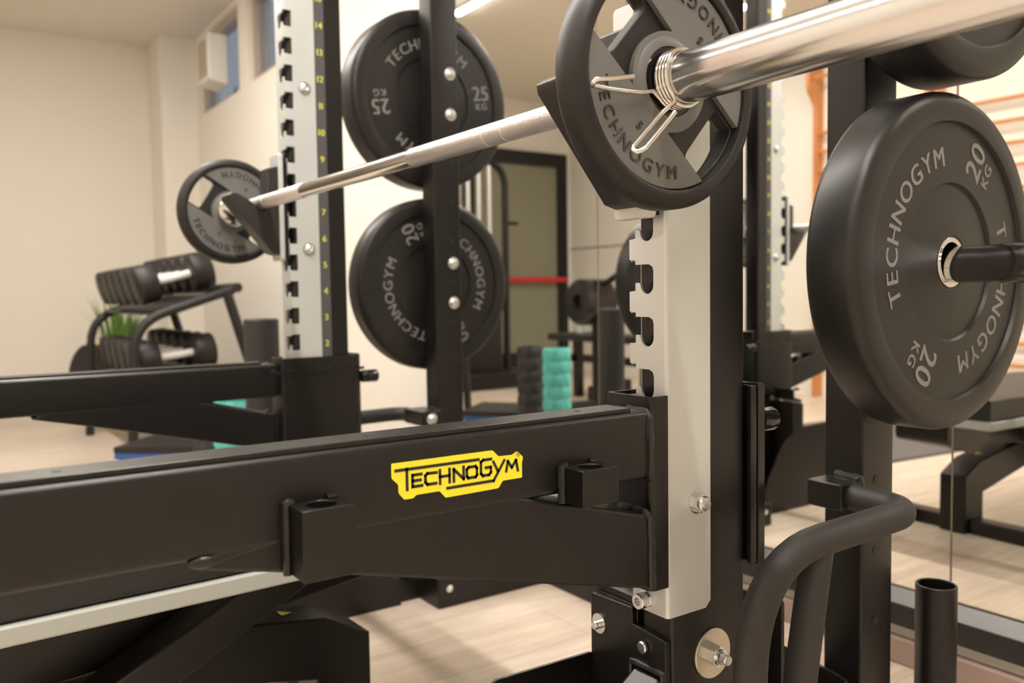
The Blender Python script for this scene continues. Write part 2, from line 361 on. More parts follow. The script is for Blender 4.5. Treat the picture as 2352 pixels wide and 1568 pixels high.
for xc, s, nm in ((XF, -1, 'far'), (XN, 1, 'near')):
    # s: direction of the OUTER side ; inner side is -s
    bm = NB(); prism(bm, rpoly([(xc-.026, .012), (xc+.026, .012), (xc+.026, .135), (xc-.026, .135)], .006), 'z', .0, 2.2)
    rp('upright', bm, BLACK)
    # silver channel : front plate with J slots open on the inner edge
    xi, xo = xc - s*.030, xc + s*.030
    pts = [(xo, .352 if nm == 'near' else .40)]
    z0 = .358
    P = [(xo-s*.004, z0), (xi+s*.004, z0)]
    zs = SB - PITCH*3; k = 0
    step = s*.010
    tops = []
    z = zs
    while z < 2.05:
        mb, tp = z+.013, z+.034         # mouth bottom, mouth top
        P += [(xi, mb-.010), (xi+step, mb-.009), (xi+step, mb), (xi+s*.0175, mb), (xi+s*.0185, mb-.003)]
        for q in range(9):              # round J bottom
            t = PI + PI*q/8; P.append((xi+s*(.0290+.0105*math.cos(t)), z+.0105+.0105*math.sin(t)))
        P += [(xi+s*.0395, tp-.008), (xi+s*.038, tp-.003), (xi+s*.032, tp), (xi+step, tp), (xi+step, tp+.005), (xi, tp+.006)]
        z += PITCH
    P += [(xi, 2.1), (xo-s*.004, 2.1)]
    Q = []
    for p_ in P: Q.append(p_)
    fp = NB(); prism(fp, Q, 'y', 0.0, .003)
    ch = rp('notched_channel', fp, SILVER, smooth=False)
    # outer flange with bend
    of = NB(); prism(of, [(.004, .358), (.062, .358), (.070, .366), (.070, 2.1), (.004, 2.1)], 'x', xo-s*.003, xo)
    arc = [(xo-s*.004+s*.004*math.sin(t), .004-.004*math.cos(t)) for t in [PI/2*q/5 for q in range(6)]]
    arc2 = [(xo-s*.004+s*.001*math.sin(t), .004-.001*math.cos(t)) for t in [PI/2*q/5 for q in range(6)]]
    prism(of, arc+arc2[::-1], 'z', .358, 2.1)
    sub('outer_flange', of, SILVER, ch)
    # inner flange with square notches
    R_ = [(.004, z0)]; z = zs
    while z < 2.05:
        mb, tp = z+.013, z+.034
        R_ += [(.004, mb-.011), (.018, mb-.011), (.018, tp+.004), (.004, tp+.004)]
        z += PITCH
    R_ += [(.004, 2.1), (.070, 2.1), (.070, z0)]
    inf = NB(); prism(inf, R_, 'x', xi, xi+s*.003)
    arc = [(xi+s*.004-s*.004*math.sin(t), .004-.004*math.cos(t)) for t in [PI/2*q/5 for q in range(6)]]
    arc2 = [(xi+s*.004-s*.001*math.sin(t), .004-.001*math.cos(t)) for t in [PI/2*q/5 for q in range(6)]]
    z = zs; lo = z0
    while z < 2.1:
        mb, tp = z+.013, z+.034
        prism(inf, arc+arc2[::-1], 'z', lo, mb-.011); lo = tp+.004; z += PITCH
    sub('inner_flange', inf, SILVER, ch, smooth=False)
    # number strip on the inner face
    xin = xc - s*.026
    # black body cheek is recessed: strip sits on a cover plate flush with the flange
    cov = NB(); box(cov, min(xin, xin-s*.0035), max(xin, xin-s*.0035), .0705, .134, .30, 2.2); rp('inner_cover', cov, BLACK, smooth=False)
    if nm == 'far':
        st = NB(); x_ = xin - s*.0036; box(st, min(x_, x_-s*.0006), max(x_, x_-s*.0006), .0705, .094, .40, 2.1); stp = rp('number_strip', st, DECALG, smooth=False)
        nb = NB()
        for k in range(2, 26):
            text_line(nb, str(k), (x_-s*.0006, .0825, .622+.06*(k-2)-.0065), Vector((0, -s, 0)), Vector((0, 0, 1)), .0145, Vector((-s*.0003, 0, 0)), .03, gap=.25)
        sub('numbers', nb, YELNUM, stp, smooth=False)
    # channel bolts
    if nm == 'far':
        for zz in (.837, 1.197, 1.557):
            rp('channel_bolt', bolt((xi, .045, zz), -s, .012), ZINC)
    # outer washers and nuts
    if nm == 'near':
        for zz in (.486, .846+.36, 1.566):
            b_ = NB(); cyl(b_, 'x', xo, xo+.0016, .0135, (0, .047, zz)); hexnut(b_, 'x', xo+.0016, xo+.0095, .0112, (0, .047, zz))
            lathe(b_, [(xo+.0095, .0098), (xo+.013, .0088), (xo+.0145, .0078), (xo+.0145, 0)], 'x', (0, .047, zz), 24)
            cyl(b_, 'x', xo+.0145, xo+.017, .0055, (0, .047, zz), 20)
            rp('lock_nut', b_, ZINC)
    b_ = NB(); cyl(b_, 'y', -.0015, .0, .0115, (xc-.006, 0, .371)); lathe(b_, [(-.0015, .0095), (-.0125, .0095), (-.0135, .0085), (-.0135, .0048), (-.0065, .0045), (-.0065, 0)], 'y', (xc-.006, 0, .371), 28)
    rp('cap_screw', b_, ZINC)
    # big washer with nut at the upright foot
    zz = .299; yy = .076; xw = xc+s*.0262
    b_ = NB(); lathe(b_, [(xw, 0), (xw, .030), (xw+s*.002, .030), (xw+s*.003, .029), (xw+s*.003, 0)], 'x', (0, yy, zz), 48); wz = rp('foot_washer', b_, WASHER)
    b_ = NB(); hexnut(b_, 'x', xw+s*.003, xw+s*.014, .0125, (0, yy-.002, zz)); lathe(b_, [(xw+s*.014, .010), (xw+s*.018, .009), (xw+s*.018, .0075)], 'x', (0, yy-.002, zz), 24)
    pr = [(xw+s*.018, .0062)]
    for q in range(5): pr += [(xw+s*(.0188+q*.0018), .0068), (xw+s*(.0197+q*.0018), .0058)]
    pr += [(xw+s*.028, .0055), (xw+s*.028, 0)]
    lathe(b_, pr, 'x', (0, yy-.002, zz), 24); sub('threaded_nut', b_, ZINC, wz)
    # foot plates in front of the upright
    xa = xc - s*.111; xb = xc - s*.034; xcn = xc+s*.022
    b_ = NB(); prism(b_, rpoly([(xa, .0), (xcn, .0), (xcn, .328), (xb, .332), (xb, .352), (xa, .349)], [0, 0, .004, 0, .004, .004]), 'y', .004, .012)
    fpz = rp('foot_plate', b_, BLACK, bevel=.001)
    b_ = NB(); prism(b_, [(.012, .353), (.060, .366), (.060, .40), (.052, .40), (.050, .372), (.012, .362)], 'x', min(xa, xb), max(xa, xb)); sub('plate_flange', b_, BLACK, fpz, bevel=.001)
    b_ = NB(); prism(b_, [(.012, .0), (.06, 0), (.06, .36), (.012, .352)], 'x', min(xa, xb), max(xa, xb)); sub('foot_housing', b_, BLACK, fpz, bevel=.002)
    b_ = NB(); lathe(b_, [(.004, 0), (.004, .0125), (.002, .0125), (.002, 0)], 'y', (xa+s*.017, 0, .314), 28); cyl(b_, 'y', -.006, .002, .0055, (xa+s*.017, 0, .313), 20, .001); rp('plate_bolt', b_, ZINC)
    b_ = NB(); cyl(b_, 'y', -.002, .004, .0075, (xc-s*.013, 0, .311), 20, .0015); rp('plate_bolt', b_, ZINC)
    b_ = NB(); prism(b_, [(.005, .285), (-.420, .0), (-.33, .0), (.005, .215)], 'x', xc-.030, xc+.018); brc = rp('foot_brace', b_, BLACK, bevel=.005, seg=3)
    b_ = NB(); weld(b_, [(xc-.033, .002, .2), (xc-.033, .002, .288), (xc+.020, .002, .289), (xc+.021, .002, .18)], .004); sub('weld_bead', b_, WELD, brc)
    # inboard upright plate towards the camera
    xk = xc - s*.113
    b_ = NB(); prism(b_, rpoly([(.215, 0), (.215, .03), (.185, .12), (.10, .24), (.0, .272), (-.148, .275), (-.148, 0)], [0, .02, .02, .04, 0, .008, 0], 6), 'x', min(xk, xk+s*.004), max(xk, xk+s*.004)); rp('side_plate', b_, BLACK, smooth=False)
    # base rail along the side and its joint box
    b_ = NB(); box(b_, xc-.04 if s < 0 else xc-.16, xc+.16 if s < 0 else xc+.04, -.16, .27, 0, .055)
    bx = (xc+.10, xc-.03) if s < 0 else (xc-.10, xc+.03)
    rp('base_rail', B(min(bx), max(bx), -.35, .56, 0, .062), BLACK, bevel=.005); b_.free()
    jb = (xc+.195, xc+.04) if s < 0 else (xc-.13, xc-.04)
    rp('joint_box', B(min(jb), max(jb), .27, .60 if s < 0 else .48, 0, .074 if s < 0 else .045), BLACK, bevel=.005)
    xj = xc - s*(.195 if s < 0 else .13)
    for yy2 in (.30, .44):
        rp('joint_bolt', bolt((xj, yy2, .045 if s < 0 else .025), -s, .007, .003), ZINC)
    b_ = bolt((xj+s*.03, 0, 0), 1, .007, .003, 'x'); b_.free()
    # rear plate block (rounded guard at the foot)
    b_ = NB(); prism(b_, rpoly([(.14, 0), (.375, 0), (.375, .17), (.30, .23), (.14, .30)], [0, 0, .02, .03, 0]), 'x', xc-s*.045, xc-s*.040); rp('foot_gusset', b_, BLACK, smooth=False)
    # storage post
    b_ = NB(); prism(b_, rpoly([(xc-.030, .372), (xc+.030, .372), (xc+.030, .447), (xc-.030, .447)], .004), 'z', .0, 2.2); post = rp('storage_post', b_, BLACK)
    fx = xc+.030
    for zz in (1.279, 1.179, .809, .709, 1.749, 1.649):
        if nm == 'far': sub('post_bolt', bolt((fx, .424, zz), 1, .0125), ZINC, post)
    for q in range(0, 19):
        zz = .163+.1*q
        if nm == 'far' and any(abs(zz-t) < .035 for t in (1.279, 1.179, .809, .709)): continue
        if zz > .62 and nm == 'near' : continue
        sub('post_hole', cyl(NB(), 'x', fx-.001, fx+.0008, .0065, (0, .405 if nm == 'near' else .424, zz), 16), LOGOBLK, post)
    b_ = NB(); prism(b_, rpoly([(xc-.045, 0), (xc+.028, 0), (xc+.028, .185), (xc-.045, .195)], [0, 0, .02, .02]), 'y', .352, .358); sub('post_foot_plate', b_, BLACK, post)
    # pegs (outward)
    for zz in (.759, 1.229, 1.699):
        x_a = xc + s*.030; L = .155 if nm == 'near' else .13
        b_ = NB(); lathe(b_, [(x_a, 0), (x_a, .0235), (x_a+s*L, .0235), (x_a+s*(L+.003), .0255), (x_a+s*(L+.105), .0255), (x_a+s*(L+.108), .023), (x_a+s*(L+.108), 0)], 'x', (0, .42, zz), 48)
        rp('storage_peg', b_, DCHROME)
    # handle : block on the post and bent tube
    hz = 0 if s > 0 else -.027
    bx0, bx1 = (xc-.020, xc+.034) if s > 0 else (xc-.050, xc+.046)
    b_ = NB(); box(b_, bx0, bx1, .318, .375, .432+hz, .468+hz); blk = rp('handle_block', b_, BLACK, bevel=.002)
    b_ = NB(); weld(b_, [(xc-.01, .372, .469+hz), (xc+.03, .366, .469+hz), (xc+.033, .366, .45+hz)], .006); sub('weld_bead', b_, WELD, blk)
    zt = .446+hz
    if s < 0: sub('block_bolt', bolt((bx1, .345, .449+hz), 1, .0115), ZINC, blk)
    pth = smooth_path([(xc+s*.030, .345, zt+.002), (xc+s*.118, .346, zt), (xc+s*.122, .035, zt-.004), (xc+s*.124, .015, 0.0)], [.05, .12, 0][:2], 10)
    rp('bent_handle', tube(NB(), pth, .0182, 28), FOAMGRIP)
    pth = [(xc+s*.118, .152, zt-.004), (xc+s*.119, .060, 0.0)]
    rp('handle_strut', tube(NB(), pth, .0182, 28), FOAMGRIP)
# rear crossbar and top members
rp('rear_crossbar', B(XF-.03, XN+.03, .578, .632, 0, .045), BLACK, bevel=.004)
b_ = NB(); box(b_, XF-.03, XF+.03, .135, .372, 2.13, 2.2); rp('top_beam', b_, BLACK, bevel=.004)
b_ = NB(); box(b_, XN-.03, XN+.03, .135, .372, 2.13, 2.2); rp('top_beam', b_, BLACK, bevel=.004)
b_ = NB(); box(b_, XF+.03, XN-.03, .38, .44, 2.13, 2.2); rp('top_beam', b_, BLACK, bevel=.004)
# vertical bar holder tube
b_ = NB(); c_ = (1.231, .523, 0)
lathe(b_, [(.05, .0282), (.2955, .0282), (.2965, .0274), (.2965, .0254), (.2955, .0246), (.06, .0246)], 'z', c_, 48, close=True); rp('bar_holder_tube', b_, BLACK)
rp('holder_foot', B(1.205, 1.262, .49, .600, .0, .045), BLACK, bevel=.004)
# plate standing behind near upright
b_ = NB(); prism(b_, rpoly([(1.10, .1), (1.211, .1), (1.211, .338), (1.10, .330)], [0, .02, .008, 0]), 'y', .196, .202); rp('guard_plate', b_, BLACK, smooth=False)

# ================================================================== SAFETY ARMS
def safety_arm(x0, s, dz, label, logo):
    """s = +1: outer side is +x (near), arm hangs on the front of the upright"""
    e = empty('safety_spotter_arm', label, 'spotter arm', (x0, 0, .40+dz), group='safety spotter arms')
    def P(name, bm, m, par=None, **k):
        o = obj(name, bm, m, **k); o.parent = par or e; o.matrix_parent_inverse = Matrix() if par else Matrix.Translation((-x0, 0, -.40-dz)); return o
    L = -.86
    xa, xb = sorted((x0-s*.020, x0+s*.044))
    z0, z1 = .528+dz, .6015+dz
    b_ = NB(); prism(b_, rpoly([(xa, z0), (xb, z0), (xb, z1), (xa, z1)], .0075, 5), 'y', L, -.036); bmn = P('arm_beam', b_, BLACK)
    sa, sb = sorted((x0+s*.000, x0+s*.0385))
    b_ = NB(); box(b_, sa, sb, L, -.062, z1-.0005, z1+.0045); tp = P('top_strip', b_, BLACK, bevel=.001)
    for yy in (-.80, -.605, -.36, -.12): P('strip_screw', cyl(NB(), 'z', z1+.0043, z1+.0049, .0035, ((sa+sb)/2, yy, 0), 16), LOGOBLK, tp)
    # brace under the beam
    b_ = NB(); ga, gb = sorted((x0-s*.018, x0+s*.0436))
    G = [(-.038, .405+dz), (-.038, .487+dz), (-.215, .5335+dz), (-.500, .5335+dz), (-.520, .522+dz), (-.383, .490+dz)]
    prism(b_, G, 'x', ga, gb); P('brace', b_, BLACK, bevel=.0035, seg=3)
    b_ = NB(); xw = x0+s*.0428
    weld(b_, [(xw-.0004, -.505, .524+dz), (xw-.0004, -.455, .5325+dz), (xw-.0004, -.22, .5325+dz)], .0017)
    P('weld_bead', b_, WELD)
    P('weld_blob', lathe(NB(), [(-.522, 0), (-.520, .003), (-.512, .0058), (-.500, .0052), (-.492, .003), (-.490, 0)], 'y', (x0+s*.0405, 0, .5262+dz), 14), WELD)
    b_ = NB(); weld(b_, [(x0+s*.01, -.040, z1-.001), (xw-.004*s, -.040, z1-.002), (xw+.001*s, -.040, z1-.008), (xw+.001*s, -.040, z0+.001), (xw-.008*s, -.040, z0-.002)], .0045)
    weld(b_, [(x0+s*.005, -.050, .492+dz), (xw-.006*s, -.042, .490+dz), (xw+.001*s, -.040, .484+dz), (xw+.001*s, -.038, .408+dz)], .0045)
    P('weld_bead', b_, WELD)
    # square sockets with round holes on the outer face
    for (ya, yb, zb, zt) in ((-.443, -.398, .5045+dz, .562+dz), (-.161, -.1145, .5205+dz, .5565+dz)):
        xo_ = x0+s*.044; xe = xo_+s*.034
        n = 24; c2 = ((xo_+xe)/2, (ya+yb)/2); b_ = NB()
        sq = []; r0 = .0125
        for k in range(n):
            t = 2*PI*k/n+PI/4; cx, cy = math.cos(t), math.sin(t); mxx = max(abs(cx), abs(cy)); sq.append((c2[0]+cx/mxx*abs(xe-xo_)/2, c2[1]+cy/mxx*(yb-ya)/2))
        ci = [(c2[0]+r0*math.cos(2*PI*k/n+PI/4), c2[1]+r0*math.sin(2*PI*k/n+PI/4)) for k in range(n)]
        T = [b_.verts.new((p[0], p[1], zt)) for p in sq]; Bt = [b_.verts.new((p[0], p[1], zb)) for p in sq]
        TI = [b_.verts.new((p[0], p[1], zt)) for p in ci]; BI = [b_.verts.new((p[0], p[1], zb)) for p in ci]
        for k in range(n):
            j = (k+1) % n
            b_.faces.new((T[k], T[j], TI[j], TI[k])); b_.faces.new((Bt[k], BI[k], BI[j], Bt[j])); b_.faces.new((T[k], Bt[k], Bt[j], T[j])); b_.faces.new((TI[k], TI[j], BI[j], BI[k]))
        so = P('pin_socket', b_, BLACK, bevel=.0008)
        b_ = NB(); weld(b_, [(xo_+s*.003, ya-.002, zb), (xo_+s*.003, ya-.002, zt), (xo_+s*.003, ya+.004, zt+.001)], .0045); weld(b_, [(xo_+s*.002, yb-.012, zt+.001), (xo_+s*.002, yb-.004, zt+.001)], .003)
        P('weld_bead', b_, WELD, so)
    # bracket wrapped round the upright, open on the outer side
    t = .005; s1 = x0+s*.0345; si = x0-s*.040
    pr = [(s1, -.003), (s1, -.030), (si, -.030), (si, .150), (s1, .150), (s1, .136)]
    inner = [(s1-s*t, .136), (s1-s*t, .150-t), (si+s*t, .150-t), (si+s*t, -.030+t), (s1-s*t, -.030+t), (s1-s*t, -.003)]
    poly = rpoly(pr, [0, .010, .008, .008, .010, 0], 5) + rpoly(inner, [0, .006, .004, .004, .006, 0], 5)
    b_ = NB(); prism(b_, poly, 'z', .397+dz, .614+dz); br = P('bracket', b_, BLACK)
    b_ = NB()
    xr, xs = sorted((si, si-s*.006))
    for zz in (.583+dz, .408+dz): P('bracket_rib', B(xr, xs, -.062, .166, zz-.003, zz+.003), BLACK, br, smooth=False)
    for zz in (.5875+dz, .4125+dz):
        for yy in (-.055, -.02, .05, .075, .135): P('rib_weld', weld(NB(), [(si-s*.002, yy, zz), (si-s*.002, yy+.010, zz)], .003), WELD, br)
    # rear strap loop (near) and knob
    b_ = NB(); zz0, zz1 = .393+dz, .617+dz
    xs0, xs1 = sorted((x0-s*.03, x0+s*.034))
    loop = rpoly([(.151, zz0), (.163, zz0), (.163, zz1), (.151, zz1)], [0, .007, .007, 0], 4); prism(b_, loop, 'x', xs0, xs1)
    P('rear_strap', b_, BLACKG, br, bevel=.0012)
    b_ = NB(); c_ = (x0+s*.012, 0, .567+dz) if s > 0 else (x0+.035, 0, .562+dz)
    lathe(b_, [(.163, 0), (.163, .0135), (.166, .0145), (.171, .0145), (.173, .0135), (.174, .0125), (.175, .0145), (.200, .0150), (.203, .0135), (.203, 0)], 'y', c_, 36); P('pull_knob', b_, BLACKG)
    if logo:
        OUT = [(-0.349, 0.583), (-0.243, 0.5825), (-0.2365, 0.576), (-0.221, 0.5755), (-0.215, 0.5785), (-0.208, 0.572), (-0.2095, 0.566), (-0.2095, 0.552), (-0.232, 0.552), (-0.237, 0.5455), (-0.295, 0.545), (-0.301, 0.552), (-0.325, 0.552), (-0.328, 0.5495), (-0.337, 0.5495), (-0.3425, 0.556), (-0.3425, 0.5635), (-0.349, 0.57)]
        xl = x0+s*.0441
        b_ = NB(); prism(b_, rpoly(OUT, .0012, 2), 'x', xl, xl+.0004); lg = P('logo_plate', b_, YELLOW, smooth=False, label='yellow maker logo with black lettering')
        S = [[(-0.345, 0.5762), (-0.259, 0.5757)], [(-0.334, 0.5765), (-0.334, 0.558)], [(-0.3195, 0.5702), (-0.3285, 0.5702), (-0.3285, 0.5598), (-0.319, 0.5598)], [(-0.3285, 0.565), (-0.3205, 0.565)],
             [(-0.304, 0.5695), (-0.3135, 0.5698), (-0.3155, 0.568), (-0.3155, 0.562), (-0.3135, 0.5598), (-0.3045, 0.5598)], [(-0.3005, 0.571), (-0.3005, 0.5588)], [(-0.2905, 0.571), (-0.2905, 0.5588)], [(-0.3005, 0.565), (-0.2905, 0.565)],
             [(-0.286, 0.5588), (-0.286, 0.570), (-0.2755, 0.5597), (-0.2755, 0.571)], [(-0.270, 0.5698), (-0.2625, 0.5698), (-0.261, 0.568), (-0.261, 0.5615), (-0.2625, 0.5598), (-0.2705, 0.5598), (-0.272, 0.5615), (-0.272, 0.568), (-0.270, 0.5698)],
             [(-0.245, 0.5745), (-0.254, 0.5745), (-0.2565, 0.573), (-0.2565, 0.562), (-0.2545, 0.5598), (-0.2475, 0.5598), (-0.2455, 0.562), (-0.2455, 0.567), (-0.251, 0.567)],
             [(-0.2425, 0.5715), (-0.2375, 0.562)], [(-0.230, 0.5715), (-0.2425, 0.5535), (-0.293, 0.5535)], [(-0.228, 0.5605), (-0.226, 0.570), (-0.2215, 0.5635), (-0.2165, 0.570), (-0.2145, 0.5598)]]
        b_ = NB(); hw = .00135
        for st in S:
            for a, c in zip(st[:-1], st[1:]):
                a = Vector(a); c = Vector(c); dd = (c-a).normalized(); nn = Vector((-dd.y, dd.x))*hw; a = a-dd*hw*.9; c = c+dd*hw*.9
                prism(b_, [tuple(a+nn), tuple(a-nn), tuple(c-nn), tuple(c+nn)], 'x', xl+.0004, xl+.0007)
        put_glyph(b_, 'R', (xl+.0004, -.2138, .5745), Vector((0, 1, 0)), Vector((0, 0, 1)), .0018, (.0003, 0, 0))
        lathe(b_, [(xl+.0004, .0019), (xl+.0007, .0019), (xl+.0007, .0022), (xl+.0004, .0022)], 'x', (0, -.2138, .5754), 20, close=True)
        P('logo_lettering', b_, LOGOBLK, lg, smooth=False)
    return e
safety_arm(XN, 1, 0, 'black safety spotter arm in the foreground with a yellow logo plate', True)
safety_arm(XF, -1, -.022, 'black safety spotter arm on the far upright, behind the logo arm', False)

# ================================================================== J-HOOKS
ZB, YB = .937, -.06
def jhook(xc, label):
    e = empty('bar_hook', label, 'bar hook', (xc, 0, .81), group='bar hooks')
    def P(name, bm, m, **k):
        o = obj(name, bm, m, **k); o.parent = e; o.matrix_parent_inverse = Matrix.Translation((-xc, 0, -.81)); return o
    prof = [(-.022, .823), (-.022, 1.020), (-.046, 1.014), (-.047, .960), (-.046, .945)]
    for k in range(9):
        t = -.25 - (PI-.5)*k/8; prof.append((YB+.0155*math.cos(t), ZB+.0155*math.sin(t)))
    prof += [(-.090, .944), (-.112, .956), (-.124, .957), (-.134, .951), (-.132, .941), (-.040, .828)]
    P('hook_body', prism(NB(), prof, 'x', xc-.0265, xc+.0265), HOOKP, bevel=.0025, seg=3)
    b_ = NB(); prism(b_, rpoly([(xc-.029, .811), (xc+.029, .811), (xc+.029, 1.048), (xc-.029, 1.048)], .007, 4), 'y', -.022, -.0115); P('back_plate', b_, SILVER, bevel=.0012)
    b_ = NB(); prism(b_, [(-.0115, .815), (-.001, .815), (-.001, 1.040), (-.0115, 1.040)], 'x', xc-.022, xc+.022); P('hook_liner', b_, BLACK)
    return e
jhook(XN-.002, 'black bar hook with silver back plate behind the near grip plate')
jhook(XF+.004, 'black bar hook with silver back plate on the numbered far upright')

# ================================================================== BARBELL
e = empty('barbell', 'long chrome barbell resting across the rack hooks', 'barbell', (.53, YB, ZB))
def P(name, bm, m, **k):
    o = obj(name, bm, m, **k); o.parent = e; o.matrix_parent_inverse = Matrix.Translation((-.53, -YB, -ZB)); return o
C0 = (0, YB, ZB); r = .0145
P('shaft', lathe(NB(), [(.285, r-.0006), (.735, r-.0006)], 'x', C0, 48), CHROME)
for a, b, g1, g2 in ((-.16, .285, .012, .068), (1.222, .735, .992, .949)):
    lo, hi = min(a, b), max(a, b); g = sorted((g1, g2)); pr = [(lo, r)]
    for q in g: pr += [(q-.0025, r), (q-.002, r-.001), (q+.002, r-.001), (q+.0025, r)]
    pr += [(hi-.001, r), (hi, r-.0006)]; pr = sorted(pr); 
    if a > b: pr = [(lo, r-.0006), (lo+.001, r)] + [p for p in sorted(pr) if lo+.0015 < p[0] < hi-.0015] + [(hi, r)]
    P('knurled_grip', lathe(NB(), pr, 'x', C0, 48), KNURL)
for a, d in ((-.160, -1), (1.222, 1)):
    P('collar', lathe(NB(), [(a, 0), (a, .034), (a+d*.003, .0385), (a+d*.018, .0385), (a+d*.020, .036), (a+d*.020, 0)], 'x', C0, 56), CHROME)
    P('sleeve', lathe(NB(), [(a+d*.020, .0249), (a+d*.42, .0249), (a+d*.423, .023), (a+d*.423, 0)], 'x', C0, 72), SLEEVE)
# ================================================================== 5 KG GRIP PLATES
def sheet(loops, a0, a1):
    cu = bpy.data.curves.new('sheet', 'CURVE'); cu.dimensions = '2D'; cu.fill_mode = 'BOTH'; cu.extrude = (a1-a0)/2
    for L in loops:
        sp = cu.splines.new('POLY'); sp.points.add(len(L)-1); sp.use_cyclic_u = True
        for i, p in enumerate(L): sp.points[i].co = (p[0], p[1], 0, 1)
    o = bpy.data.objects.new('sheet', cu); COL.objects.link(o); bpy.context.view_layer.update()
    dg = bpy.context.evaluated_depsgraph_get(); me = o.evaluated_get(dg).to_mesh(); b = NB()
    V = [b.verts.new(((a0+a1)/2+v.co.z, v.co.x, v.co.y)) for v in me.vertices]
    for p in me.polygons:
        try: b.faces.new([V[i] for i in p.vertices])
        except ValueError: pass
    o.evaluated_get(dg).to_mesh_clear(); bpy.data.objects.remove(o); bpy.data.curves.remove(cu)
    bmesh.ops.remove_doubles(b, verts=b.verts, dist=1e-6); bmesh.ops.dissolve_limit(b, angle_limit=.01, verts=b.verts, edges=b.edges)
    return b
def polar(bm, rs, aa, keep, x0, x1):
    """solid sheet from polar cells; rs radii list, aa angles list (deg), keep(r_mid, a_mid)"""
    n = len(aa); V = {}
    def v(i, j, x):
        k = (i, j % n, x)
        if k not in V:
            t = math.radians(aa[j % n]); V[k] = bm.verts.new((x, rs[i]*math.cos(t), rs[i]*math.sin(t)))
        return V[k]
    K = {}
    for i in range(len(rs)-1):
        for j in range(n):
            a0, a1 = aa[j], aa[(j+1) % n]
            if a1 < a0: a1 += 360
            K[(i, j)] = keep((rs[i]+rs[i+1])/2, ((a0+a1)/2) % 360)
    for (i, j), ok in K.items():
        if not ok: continue
        bm.faces.new((v(i, j, x0), v(i, j+1, x0), v(i+1, j+1, x0), v(i+1, j, x0))); bm.faces.new((v(i, j, x1), v(i+1, j, x1), v(i+1, j+1, x1), v(i, j+1, x1)))
        for (di, dj, A, Bb) in ((-1, 0, (i, j), (i, j+1)), (1, 0, (i+1, j), (i+1, j+1)), (0, -1, (i, j), (i+1, j)), (0, 1, (i, j+1), (i+1, j+1))):
            nb = K.get((i+di, (j+dj) % n), False)
            if not nb: bm.faces.new((v(*A, x0), v(*Bb, x0), v(*Bb, x1), v(*A, x1)))
    return bm
def grip_plate(x, A, label):
    e = empty('grip_weight_plate', label, 'weight plate', (x, YB, ZB), group='weight plates on the barbell')
    da = lambda a, c: abs((a-c+180) % 360-180)
    h = .0185
    ring = lathe(NB(), [(-h, .1085), (-h, .114), (-h+.003, .1205), (-h+.010, .125), (h-.010, .125), (h-.003, .1205), (h, .114), (h, .1085), (h-.0015, .1065), (h-.010, .1052), (-h+.010, .1052), (-h+.0015, .1065)], 'x', n=112, close=True)
    obj('rubber_rim', ring, RUBBER, e)
    rot = lambda u, v: (u*math.cos(math.radians(A))-v*math.sin(math.radians(A)), u*math.sin(math.radians(A))+v*math.cos(math.radians(A)))
    circ = lambda r_, n_=96: [(r_*math.cos(2*PI*k/n_), r_*math.sin(2*PI*k/n_)) for k in range(n_)]
    def window(sg):
        a1 = math.asin(.036/.1025); pts = [(sg*.066, -.036)]
        for k in range(13): t = -a1+2*a1*k/12; pts.append((sg*.1025*math.cos(t), .1025*math.sin(t)))
        pts.append((sg*.066, .036)); pts = rpoly(pts, [.009]+[0]+[0]*11+[0]+[.009], 5) if False else rpoly(pts, [.009]+[0]*13+[.009], 5)
        return [rot(*p) for p in pts]
    obj('web', sheet([circ(.1060), window(1), window(-1), circ(.0265, 48)], -.008, .008), RUBBER, e, bevel=.003, seg=3)
    # raised grey face segments on both faces: bounded by two lines parallel to the handle axis
    def lobes(sgn):
        R1, R0, hw_ = .1050, .0495, .0395
        ao = math.asin(hw_/R1); ai = math.asin(hw_/R0); P_ = []
        for c0 in (0, PI):
            P_ += [(R1*math.cos(c0+ao+(PI-2*ao)*k/36), R1*math.sin(c0+ao+(PI-2*ao)*k/36)) for k in range(37)]
            P_ += [(R0*math.cos(c0+PI-ai+2*ai*k/16), R0*math.sin(c0+PI-ai+2*ai*k/16)) for k in range(17)]
        rr_ = ([.002]+[0]*35+[.002]+[.004]+[0]*15+[.004])*2
        P_ = [rot(*p) for p in rpoly(P_, rr_, 3)]
        return sheet([P_, circ(.0345, 64)], *sorted((sgn*.008, sgn*.0142)))
    for sgn in (1, -1):
        fc = obj('grey_face', lobes(sgn), GREYRUB, e, smooth=False, bevel=.0009)
        hb = lathe(NB(), [(sgn*.0142, .044), (sgn*.0150, .043), (sgn*.0165, .0375), (sgn*.0165, .0345), (sgn*.010, .034)], 'x', n=64); obj('hub_ring', hb, GREYRUB, fc)
        b = NB()
        for c0 in (A+90, A+270):
            AA = c0 if sgn > 0 else 180-c0
            arc_text(b, 'TECHNOGYM', .0955, AA-42, AA+43, .0140, sgn, sgn*.0142, .0012, .025, 1.0, cw=False)
            put_glyph(b, '5', Vector((sgn*.0142, 0, 0))+face_dir(sgn, AA)*.0670, face_dir(sgn, AA+90), -face_dir(sgn, AA), .0095, (sgn*.0010, 0, 0), .02)
        obj('raised_lettering', b, DLETTER, fc, smooth=False)
    obj('hub_bushing', lathe(NB(), [(-.0155, .0262), (-.0155, .0338), (.0155, .0338), (.0155, .0262)], 'x', n=64, close=True), BLACKG, e)
    return e
grip_plate(1.2605, 138, 'small grip plate nearest the viewer, held by a wire spring collar')
grip_plate(-.2005, 148, 'small grip plate on the distant end of the barbell, left of the numbered upright')
